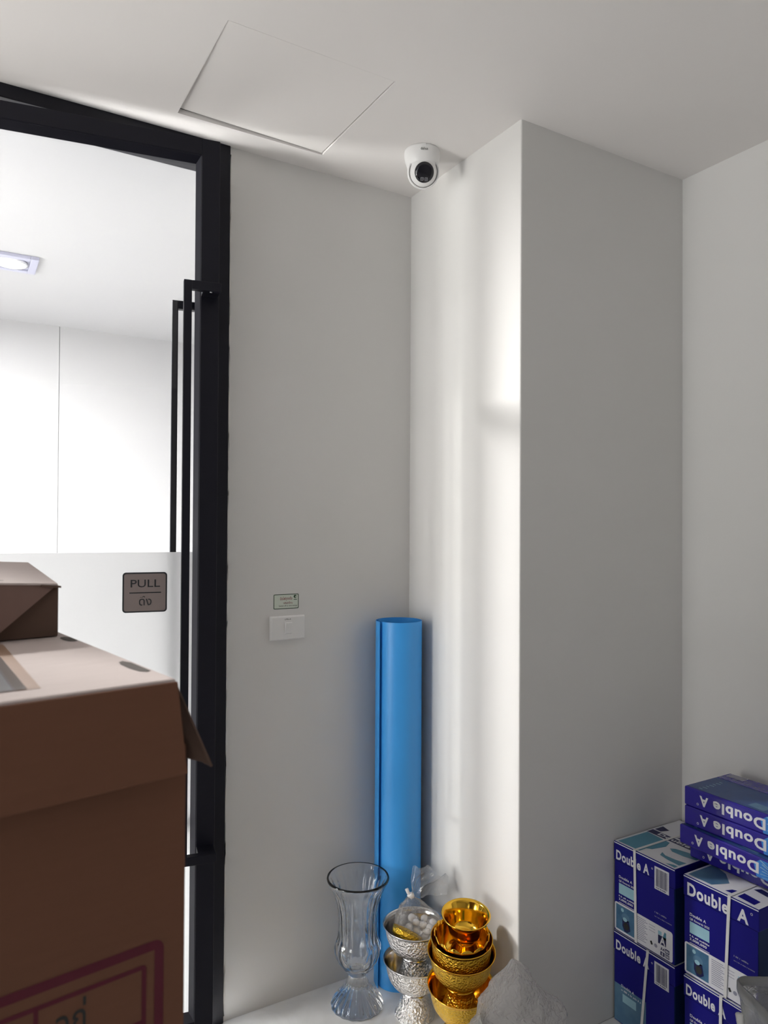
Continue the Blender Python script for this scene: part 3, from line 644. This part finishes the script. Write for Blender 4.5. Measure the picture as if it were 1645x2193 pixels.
# tilted gold dish in the upper silver bowl
vw = BK*math.cos(math.radians(31)) - Vector((0, 0, math.sin(math.radians(31))))
ln = RT*math.cos(math.radians(24)) - (Vector((0, 0, math.cos(math.radians(31)))) + BK*math.sin(math.radians(31)))*math.sin(math.radians(24))
dn = (ln.cross(vw)*0.97 - vw*0.16).normalized()
DISH = Vector(SC) - RT*0.024 - BK*0.022 + Vector((0, 0, 0.262))
t = thing('gold_dish', 'gold embossed dish tilted on its edge inside the upper silver bowl', 'dish', DISH - dn*0.026)
gd = MB(); gd.lathe([(0.0, 0.0), (0.034, 0.0), (0.044, 0.008), (0.048, 0.026), (0.0465, 0.0265), (0.042, 0.010), (0.032, 0.003), (0.0, 0.003)], 56)
o = obj('dish', gd, M_goldemb, t); t.rotation_euler = Vector((0, 0, 1)).rotation_difference(dn).to_euler()
# white sweets in the bag
CB = Vector((SC[0], SC[1], 0.0)) + RT*0.016 + BK*0.014
cm = MB(); cm.lathe([(0.0120*math.sin(PI*i/8), 0.0098*math.cos(PI*i/8)) for i in range(9)], 14); cme = cm.mesh('sweet'); cme.materials.append(M_candy)
spots = []
tries = 0
while len(spots) < 34 and tries < 20000:
    tries += 1
    lay = len(spots)//10
    a = random.uniform(0, 2*PI); r = random.uniform(0, (0.056, 0.058, 0.046, 0.034)[min(lay, 3)])
    pz = 0.212 + 0.0225*lay + random.uniform(0, 0.004) + 0.004*(r/0.05)
    pnt = Vector((CB.x + r*math.cos(a), CB.y + r*math.sin(a), pz))
    fr_ = (pnt-CB).dot(BK)
    if all((pnt-s_).length > 0.0225 for s_ in spots) and (pnt - DISH).length > 0.056: spots.append(pnt)
for pnt in spots:
    o = bpy.data.objects.new('sweet', cme); COL.objects.link(o); o.location = pnt; o.rotation_euler = (random.uniform(-.6, .6), random.uniform(-.6, .6), 0)
    tag(o, 'white rounded sweet inside the clear bag in the silver bowl', 'sweet', 'sweets in the clear bag')
# the bag itself: gathered body, knot, open flaring top
def crumple(mb, amp, sc, seed):
    from mathutils import noise
    out = []
    for v in mb.v:
        p_ = Vector(v)*sc + Vector((seed, seed*1.3, seed*.7)); d = noise.noise_vector(p_)
        out.append(tuple(Vector(v) + d*amp))
    mb.v = out; return mb
bagc = thing('plastic_bag', 'knotted clear plastic bag of white sweets in the upper silver bowl', 'bag', (CB.x, CB.y, 0.0))
bp_ = [(0.0, 0.1985), (0.040, 0.199), (0.060, 0.205), (0.072, 0.222), (0.076, 0.245), (0.073, 0.268), (0.062, 0.292), (0.044, 0.315), (0.026, 0.335), (0.012, 0.348), (0.007, 0.355)]
b_ = MB(); b_.lathe(densify(bp_, 3), 64, lambda r, z, t_: r*(1+0.14*math.sin(t_*15)*max(0, (z-0.25)/0.08)))
def bshift(z): return (RT*-0.030 + BK*-0.010)*max(0, (z-0.25)/0.105)
b_.v = [tuple(Vector(v) + bshift(v[2])) for v in b_.v]
obj('bag_body', crumple(b_, 0.006, 40, 3.1), M_bag, bagc)
kn = Vector((0, 0, 0.356)) + bshift(0.356)
obj('bag_knot', crumple(MB().lathe([(0.0, -0.010), (0.009, -0.007), (0.011, 0.0), (0.008, 0.006), (0.0, 0.009)], 16, c=kn), 0.004, 90, 5), M_candy, bagc)
obj('bag_tail', MB().tube([kn, kn-RT*0.008+Vector((0, 0, 0.008)), kn-RT*0.013+Vector((0, 0, 0.020))], [0.006, 0.005, 0.0055], 8), M_candy, bagc)
# flaring loose top, fan shaped, leaning to the right
fan = MB(); nu, nv = 34, 18; vsf = []
oc = [(0.0, 0.005, 0.010), (0.12, 0.006, 0.070), (0.25, 0.014, 0.088), (0.40, 0.045, 0.078), (0.55, 0.075, 0.066), (0.70, 0.098, 0.058), (0.85, 0.122, 0.040), (1.0, 0.112, 0.002)]   # (u, right, up) of the free edge
def edge(u):
    for (u0, a0, b0), (u1, a1, b1) in zip(oc, oc[1:]):
        if u <= u1: k_ = (u-u0)/(u1-u0); return a0+(a1-a0)*k_, b0+(b1-b0)*k_
    return oc[-1][1:]
for j in range(nv+1):
    v_ = j/nv
    for i in range(nu+1):
        u_ = i/nu; ea, eb = edge(u_)
        vsf.append(tuple(kn + RT*(ea*v_) + Vector((0, 0, eb*v_)) + BK*(0.018*math.sin(u_*17)*v_**0.7 + 0.02*v_)))
fan.add(vsf, [(j*(nu+1)+i, j*(nu+1)+i+1, (j+1)*(nu+1)+i+1, (j+1)*(nu+1)+i) for j in range(nv) for i in range(nu)], True)
obj('bag_top', crumple(fan, 0.009, 32, 9), M_bagtop, bagc)

# ------------------------------------------------------------------ bubble wrap bundle
from mathutils import noise
bwc = Vector((1.258, 1.436, 0.0))
rt, bk = RT, BK
def wrap_shell(nu, nv, outl, hdm, amp, seed, keep=1.0):
    ztop = outl[-1][0]; vs_ = []
    def prof_at(z):
        for (z0, a0, b0), (z1, a1, b1) in zip(outl, outl[1:]):
            if z <= z1: u = (z-z0)/(z1-z0); return a0+(a1-a0)*u, b0+(b1-b0)*u
        return outl[-1][1:]
    for j in range(nv+1):
        z = 0.003 + (ztop-0.003)*j/nv; a, b = prof_at(z); cx, hw = (a+b)/2, (b-a)/2*keep; hd = min(hdm, hw*0.85+0.004)
        for i in range(nu):
            th_ = 2*PI*(i + 0.5*(j % 2) + random.uniform(-.25, .25))/nu; c_, s_ = math.cos(th_), math.sin(th_)
            k_ = 1/max(abs(c_)**1.4+abs(s_)**1.4, 0.8)**0.45                  # a faceted, pillowy section
            p_ = rt*(cx+c_*hw*min(k_, 1.0)) + bk*(s_*hd*k_); p_.z = z + random.uniform(-.3, .3)*(ztop/nv if 0 < j < nv else 0)
            cr = abs(noise.noise(p_*11 + Vector((seed, 2, 5)))) + 0.5*abs(noise.noise(p_*24 + Vector((7, seed, 1))))
            d = noise.noise_vector(p_*16 + Vector((seed, 1, 2)))*amp; d -= (rt*c_ + bk*s_)*(cr*amp*1.5)
            if j < 2: d.z = 0
            p_ = p_ + d; p_.z = max(p_.z, 0.001); vs_.append(tuple(p_))
    fs_ = []
    for j in range(nv):
        for i in range(nu):
            q_ = (j*nu+i, j*nu+(i+1) % nu, (j+1)*nu+(i+1) % nu, (j+1)*nu+i)
            fs_ += [(q_[0], q_[1], q_[3]), (q_[1], q_[2], q_[3])] if j % 2 else [(q_[0], q_[1], q_[2]), (q_[0], q_[2], q_[3])]
    return MB().add(vs_, fs_ + [tuple(nv*nu+i for i in range(nu))], False)
outl = [(0.0, -0.120, 0.140), (0.10, -0.125, 0.140), (0.20, -0.124, 0.136), (0.24, -0.124, 0.126), (0.265, -0.112, 0.106), (0.313, -0.082, 0.062), (0.350, -0.050, 0.038), (0.372, -0.030, 0.004), (0.380, -0.022, -0.012)]
bw_ = thing('bubble_wrap', 'crumpled bundle of clear bubble wrap on the floor beside the gold bowls', 'bubble wrap', bwc)
obj('wrap_bundle', wrap_shell(64, 44, outl, 0.100, 0.012, 4.0), M_bubble, bw_)
obj('inner_layer', wrap_shell(46, 30, [(z*0.90, a*0.84, b*0.84) for z, a, b in outl], 0.080, 0.016, 9.0), M_bubble, bw_)
tl_ = [rt*(-0.105-0.0075*i) + bk*(-0.05) + Vector((0, 0, 0.235-0.0006*i*i)) for i in range(9)]
obj('twisted_end', crumple(MB().tube(tl_, [0.036, 0.030, 0.026, 0.021, 0.019, 0.021, 0.022, 0.018, 0.008], 14, smooth=False), 0.012, 60, 2), M_bubble, bw_)

# ------------------------------------------------------------------ copy-paper cartons
XFACE = 1.735
def paper_carton(label, y0, z0, hgt, design, xoff=0.0, rz=0.0):
    """carton whose printed end faces -X; local: x depth, y along the wall, z up; near-left corner of the face at local y=+wd"""
    wd, dp = 0.2185, 0.306
    t = thing('paper_carton', label, 'carton', (XFACE+xoff, y0, z0), rz, 'copy-paper cartons')
    obj('carton_body', MB().box(0.0022, dp-0.0022, 0.0022, wd-0.0022, 0.0, hgt-0.002), [M_navyside], t, bevel=0.002)
    lid_ = obj('lid', MB().box(0.0, dp, 0.0, wd, hgt-0.056, hgt), M_navy, t, bevel=0.0025)
    # face panel (printed end), print on lid and body
    obj('printed_end', MB().box(0.0008, 0.0024, 0.0035, wd-0.0035, 0.002, hgt-0.0565), M_navy, t)
    FL = Flat((0.0, wd, 0.0), (0, -1, 0), (0, 0, 1), 0.0004)      # on the lid plane
    FB = Flat((0.0008, wd, 0.0), (0, -1, 0), (0, 0, 1), 0.0004)   # on the body plane
    W_ = wd
    wide = design == 'near'
    if wide:
        FL.text(M_label, 'Double', 0.013, 0.135, hgt-0.051, hgt-0.016, 1, 0.032); FL.text(M_label, 'A', 0.160, 0.191, hgt-0.051, hgt-0.017, 1, 0.032)
        FL.rframe(M_label, 0.196, 0.202, hgt-0.022, hgt-0.016, 0.001, 0.0025)
    elif design == 'low':
        FL.text(M_label, 'Double', 0.008, 0.096, hgt-0.050, hgt-0.021, 1, 0.032); FL.text(M_label, 'A', 0.105, 0.127, hgt-0.050, hgt-0.021, 1, 0.032)
    else:
        FL.text(M_label, 'Double', 0.010, 0.101, hgt-0.052, hgt-0.023, 1, 0.032); FL.text(M_label, 'A', 0.110, 0.131, hgt-0.052, hgt-0.023, 1, 0.032)
        FL.rframe(M_label, 0.139, 0.144, hgt-0.030, hgt-0.025, 0.0009, 0.002)
    # white line round the lid top edge
    FL.rect(M_label, 0.001, W_-0.001, hgt-0.0045, hgt-0.0018)
    FL.build('lid_lettering', lid_)
    # body print
    top = hgt-0.062
    if design == 'low_blue':
        FB.rect(M_fadeblue, 0.004, 0.120, 0.004, 0.115)
        FB.text(M_label, 'Double A', 0.030, 0.078, 0.112, 0.120, 2, 0.02); FB.words(M_label, 0.030, 0.104, 0.101, 0.106, 2, 3)
        FB.words(M_label, 0.130, 0.205, 0.052, 0.056, 1, 4).words(M_label, 0.130, 0.190, 0.042, 0.046, 1, 5); FB.rect(M_sky, 0.035, 0.085, 0.07, 0.094, 2)
    else:
        FB.text(M_label, 'Double A', 0.020, 0.070, top-0.042, top-0.034, 1, 0.02); FB.text(M_label, 'QR Rewards 2025', 0.020, 0.080, top-0.054, top-0.047, 1, 0.02)
        FB.rect(M_sky, 0.020, 0.080, top-0.088, top-0.057)
        FB.words(M_label, 0.020, 0.080, top-0.0975, top-0.0930, 1, 6); FB.text(M_label, '3,000,000', 0.020, 0.072, top-0.109, top-0.101, 1, 0.03)
        FB.rect(M_label, 0.020, 0.080, top-0.115, top-0.1135)
        FB.words(M_grayprint, 0.150, 0.190, top-0.087, top-0.083, 1, 7).words(M_grayprint, 0.150, 0.207, top-0.098, top-0.0955, 1, 8)
        # white label across the foot
        lt_ = 0.088
        FB.rect(M_label, 0.0045, W_-0.008, 0.004, lt_, 1, 0.007)
        FB.rect(M_photo, 0.010, 0.078, 0.010, lt_-0.005, 2)
        # rider picture: helmet and jacket shapes
        FB.disc(M_sky, 0.034, lt_-0.016, 0.0055, 0.0055, 3, 14); FB.disc(M_fadeblue, 0.046, lt_-0.034, 0.015, 0.012, 3, 18)
        FB.poly(M_navyd, [(0.034, lt_-0.040), (0.058, lt_-0.040), (0.064, lt_-0.066), (0.052, 0.012), (0.042, 0.012), (0.034, lt_-0.062)], 3)
        FB.disc(M_sky, 0.044, lt_-0.040, 0.008, 0.006, 4, 14); FB.disc(M_ink, 0.049, lt_-0.058, 0.010, 0.011, 4, 14)
        for i in range(13): FB.rect(M_grayprint, 0.086, 0.086+0.034+0.006*math.sin(i*2.1), lt_-0.010-i*0.0052, lt_-0.008-i*0.0052, 2)
        for i in range(3): FB.rect(M_grayprint, 0.130, 0.152, lt_-0.012-i*0.008, lt_-0.0106-i*0.008, 2)
        FB.rect(M_navyd, 0.162, 0.189, lt_-0.050, lt_-0.026, 2); FB.poly(M_teal, [(0.177, lt_-0.030), (0.189, lt_-0.034), (0.189, lt_-0.012), (0.184, lt_-0.010)], 2)
        FB.text(M_label, 'A', 0.168, 0.187, lt_-0.049, lt_-0.027, 3, 0.03); FB.rect(M_sky, 0.162, 0.174, lt_-0.025, lt_-0.014, 2)
        FB.poly(M_ink, [(0.134, 0.030), (0.140, 0.033), (0.144, 0.024), (0.138, 0.021)], 2); FB.disc(M_grayprint, 0.154, 0.026, 0.0055, 0.0055, 2, 12)
        FB.text(M_navyd, 'A4', 0.170, 0.184, 0.022, 0.032, 2, 0.03); FB.rect(M_navyd, 0.186, 0.200, 0.021, 0.033, 2); FB.rect(M_navyd, 0.170, 0.184, 0.008, 0.019, 2); FB.rect(M_navyd, 0.186, 0.200, 0.008, 0.019, 2)
        FB.text(M_label, '80', 0.188, 0.198, 0.0235, 0.0305, 3, 0.03); FB.text(M_label, '5', 0.174, 0.180, 0.010, 0.017, 3, 0.03); FB.text(M_label, '500', 0.1875, 0.1985, 0.010, 0.017, 3, 0.03)
    FB.build('end_print', t)
    if design in ('far', 'low_blue'):
        bc_ = Flat((-0.0002, wd, 0.0), (0, -1, 0), (0, 0, 1), 0.0004); x0, x1 = 0.150, 0.199; zt_, zb_ = hgt-0.016, hgt-0.080
        bc_.rect(M_label, x0, x1, zb_, zt_, 1)
        x = x0+0.005
        while x < x1-0.005:
            wd_ = random.choice((0.0007, 0.0012, 0.0019)); bc_.rect(M_navyd, x, x+wd_, zb_+0.009, zt_-0.005, 2); x += wd_ + random.choice((0.0008, 0.0013))
        bc_.words(M_navyd, x0+0.005, x1-0.008, zb_+0.003, zb_+0.0065, 2, 9)
        bc_.build('barcode_label', t)
    # top print
    FT = Flat((0.0, wd, hgt), (0, -1, 0), (1, 0, 0), 0.0004)   # a: across (left to right), b: depth; normal check below
    FT = Flat((0.0, 0.0, hgt), (1, 0, 0), (0, 1, 0), 0.0004)   # a: depth, b: across from the near side
    FT.rect(M_label, 0.0015, dp-0.0015, 0.0015, wd-0.0015, 1)
    if design in ('far', 'low_blue'):
        FT.poly(M_teal, [(0.008, wd-0.010), (0.010, wd-0.088), (0.040, wd-0.088), (0.050, wd-0.100), (0.100, wd-0.110), (0.132, wd-0.098), (0.140, wd-0.010)], 2)
        FT.poly(M_navyd, [(0.142, 0.006), (0.170, 0.006), (0.170, wd-0.006), (0.142, wd-0.006)], 2)
        FT.poly(M_teal, [(0.060, 0.090), (0.050, 0.072), (0.052, 0.040), (0.060, 0.008), (0.030, 0.010), (0.032, 0.050), (0.040, 0.082)], 2)
        FT.poly(M_teal, [(0.100, 0.095), (0.088, 0.078), (0.090, 0.040), (0.100, 0.006), (0.128, 0.006), (0.122, 0.050), (0.112, 0.085)], 2)
        FT.poly(M_teal, [(0.010, 0.040), (0.022, 0.020), (0.022, 0.008), (0.008, 0.008)], 2)
        FT2 = Flat((0.0, wd, hgt), (0, -1, 0), (1, 0, 0), -0.0004)
        FT.poly(M_navyd, [(0.176, wd-0.008), (0.215, wd-0.008), (0.205, wd-0.040), (0.176, wd-0.030)], 2)
        FT.poly(M_navyd, [(0.180, wd-0.085), (0.225, wd-0.115), (0.195, wd-0.130), (0.178, wd-0.110)], 2)
        # lettering on the band, read from the printed end
        me = text_mesh('Double A', 0.03); xs = [v.co.x for v in me.vertices]; ys = [v.co.y for v in me.vertices]
        mbx = FT.mb.setdefault(M_label.name, (MB(), M_label))[0]
        sx, sy = 0.150/(max(xs)-min(xs)), 0.018/(max(ys)-min(ys))
        mbx.add([FT.P(0.148 + (v.co.y-min(ys))*sy, 0.030 + (max(xs)-v.co.x)*sx, 3) for v in me.vertices], [tuple(p_.vertices) for p_ in me.polygons])
    else:
        FT.poly(M_fadeblue, [(0.010, wd-0.008), (0.012, wd-0.078), (0.060, wd-0.098), (0.100, wd-0.06), (0.120, wd-0.008)], 2)
        FT.poly(M_navy, [(0.016, wd-0.115), (0.036, wd-0.122), (0.046, wd-0.140), (0.018, wd-0.140)], 2)
        FT.poly(M_navy, [(0.016, wd-0.150), (0.046, wd-0.150), (0.040, wd-0.198), (0.012, wd-0.198)], 2)
        FT.poly(M_navyd, [(0.085, wd-0.150), (0.105, wd-0.160), (0.098, wd-0.200), (0.078, wd-0.195)], 2)
    FT.build('lid_picture', lid_)
    return t
def strap(t, a_top, a_bot, hgt, wd=0.2185, dp=0.306):
    w_ = 0.0042; m_ = MB(); e = 0.0016
    yt, yb_ = wd-a_top, wd-a_bot
    m_.hexa([(-e-.0012, yb_-w_, 0.001), (-e, yb_-w_, 0.001), (-e, yb_+w_, 0.001), (-e-.0012, yb_+w_, 0.001), (-e-.0012, yt-w_, hgt+.0016), (-e, yt-w_, hgt+.0016), (-e, yt+w_, hgt+.0016), (-e-.0012, yt+w_, hgt+.0016)])
    m_.box(-e-.0012, dp, yt-w_, yt+w_, hgt+.0014, hgt+.0024)
    tag(obj('packing_strap', m_, M_strap, t), 'white plastic packing strap')
far_y = 1.3365; near_y = 1.0915
c1 = paper_carton('navy copy-paper carton on the floor in the far corner stack, blue picture low left', far_y, 0.0, 0.267, 'low_blue'); strap(c1, 0.128, 0.103, 0.267)
c2_ = paper_carton('navy copy-paper carton topping the far corner stack, with a barcode', far_y, 0.2695, 0.267, 'far'); strap(c2_, 0.080, 0.086, 0.267)
c3 = paper_carton('navy copy-paper carton on the floor under the near stack, behind the plastic bag', near_y-0.004, 0.0, 0.267, 'low', xoff=-0.004); strap(c3, 0.114, 0.110, 0.267)
c4 = paper_carton('navy copy-paper carton topping the near stack, under the wrapped reams', near_y, 0.2695, 0.267, 'near'); strap(c4, 0.139, 0.127, 0.267)

# ------------------------------------------------------------------ wrapped reams on the cartons
def ream(label, y_far, x0, z0, rz, first=False):
    L_, D_, T_ = 0.298, 0.211, 0.0525
    t = thing('paper_ream', label, 'ream', (x0, y_far, z0), rz, 'wrapped paper reams')   # local: x depth, -y toward the viewer
    rm = obj('wrapper', MB().box(0, D_, -L_, 0, 0, T_), M_ream, t, bevel=0.004, seg=3)
    FS = Flat((0.0, 0.0, 0.0), (0, -1, 0), (0, 0, 1), 0.0007)
    FS.text(M_label, 'Double', 0.092, 0.242, 0.011, 0.040, 1, 0.032, flip=True)
    FS.text(M_label, 'A', 0.050, 0.077, 0.012, 0.040, 1, 0.032, flip=True)
    FS.rframe(M_label, 0.041, 0.047, 0.011, 0.017, 0.001, 0.0025)
    FS.poly(M_cyan, [(0.236, 0.003), (0.296, 0.003), (0.296, 0.049), (0.246, 0.049), (0.228, 0.034)], 0.4)
    for i in range(6): FS.poly(M_sky, [(0.292, 0.014+i*0.002), (0.250-0.005*(i % 2), 0.004+i*0.0085), (0.252-0.005*(i % 2), 0.0055+i*0.0085)], 0.7)
    FS.build('side_print', t)
    FT = Flat((0, -L_, T_), (1, 0, 0), (0, 1, 0), 0.0005)
    FT.rect(M_reamtop, 0.006, D_-0.066, 0.006, L_-0.006, 1)
    FT.poly(M_fadeblue, [(0.020, 0.118), (0.052, 0.116), (0.050, 0.070), (0.014, 0.070)], 2)
    for i in range(7): FT.rect(M_sky, 0.016+i*0.015, 0.019+i*0.015, L_-0.046-0.012*(i % 2)*0.4, L_-0.036, 2)
    FT.frame(M_label, D_-0.038, D_-0.006, L_-0.064, L_-0.012, 0.002, 2); FT.rect(M_grayprint, D_-0.034, D_-0.010, L_-0.060, L_-0.016, 2)
    FT.build('top_print', t)
    # folded end flaps at the far short end
    obj('end_fold', MB().add([(0.004, 0.0012, 0.004), (D_-0.004, 0.0012, 0.004), (D_*.5, 0.0012, T_*.62)], [(0, 1, 2)]), M_ream, t)
    obj('wrapper_seam', MB().box(D_-0.070, D_-0.067, -L_+0.006, -0.006, T_, T_+0.0012), M_ream, t)
    return t
Z = 0.2695+0.267+0.003
ream('blue wrapped paper ream lying on the near carton, lowest of the four', 1.366, 1.838, Z, 0.03)
ream('blue wrapped paper ream jutting out farthest, second from the carton', 1.362, 1.787, Z+0.0535, -0.03)
ream('blue wrapped paper ream directly under the topmost one', 1.356, 1.800, Z+0.1070, 0.01)
ream('topmost blue wrapped paper ream of the four, its picture side up', 1.357, 1.801, Z+0.1605, 0.0)

# ------------------------------------------------------------------ frosted plastic bag in front of the near cartons
pb = thing('plastic_bag', 'frosted plastic bag with a white strap before the near cartons, at the right edge', 'bag', (1.655, 0.958, 0.0), math.radians(-30))
def rbox(r, z, t_):
    c_, s_ = math.cos(t_), math.sin(t_)
    return r*min(1/max(abs(c_), 1e-3), 1/max(abs(s_), 1e-3), 1.28)*(1+0.022*math.sin(t_*9+z*8)*min(1, z*4))
m_ = MB(); nu = 96; prof = [(0.082, 0.001), (0.088, 0.02), (0.090, 0.10), (0.087, 0.20), (0.086, 0.30), (0.087, 0.36), (0.088, 0.392), (0.089, 0.415)]
m_.lathe(densify(prof, 4), nu, rbox)
obj('bag_body', crumple(m_, 0.008, 11, 6), M_bin, pb)
m_ = MB(); m_.lathe([(0.090, 0.382), (0.0925, 0.394), (0.092, 0.414), (0.0885, 0.417), (0.0875, 0.394)], nu, rbox)
obj('bag_hem', crumple(m_, 0.008, 11, 6), M_bin, pb)
h_ = []
for i in range(14):
    u_ = i/13; h_.append((-0.122+0.006*math.sin(u_*5), 0.006*math.cos(u_*7), 0.380-u_*0.24))
tag(obj('bag_strap', MB().tube(h_, 0.0085, 8), M_strap, pb), 'white fabric strap hanging on the bag')
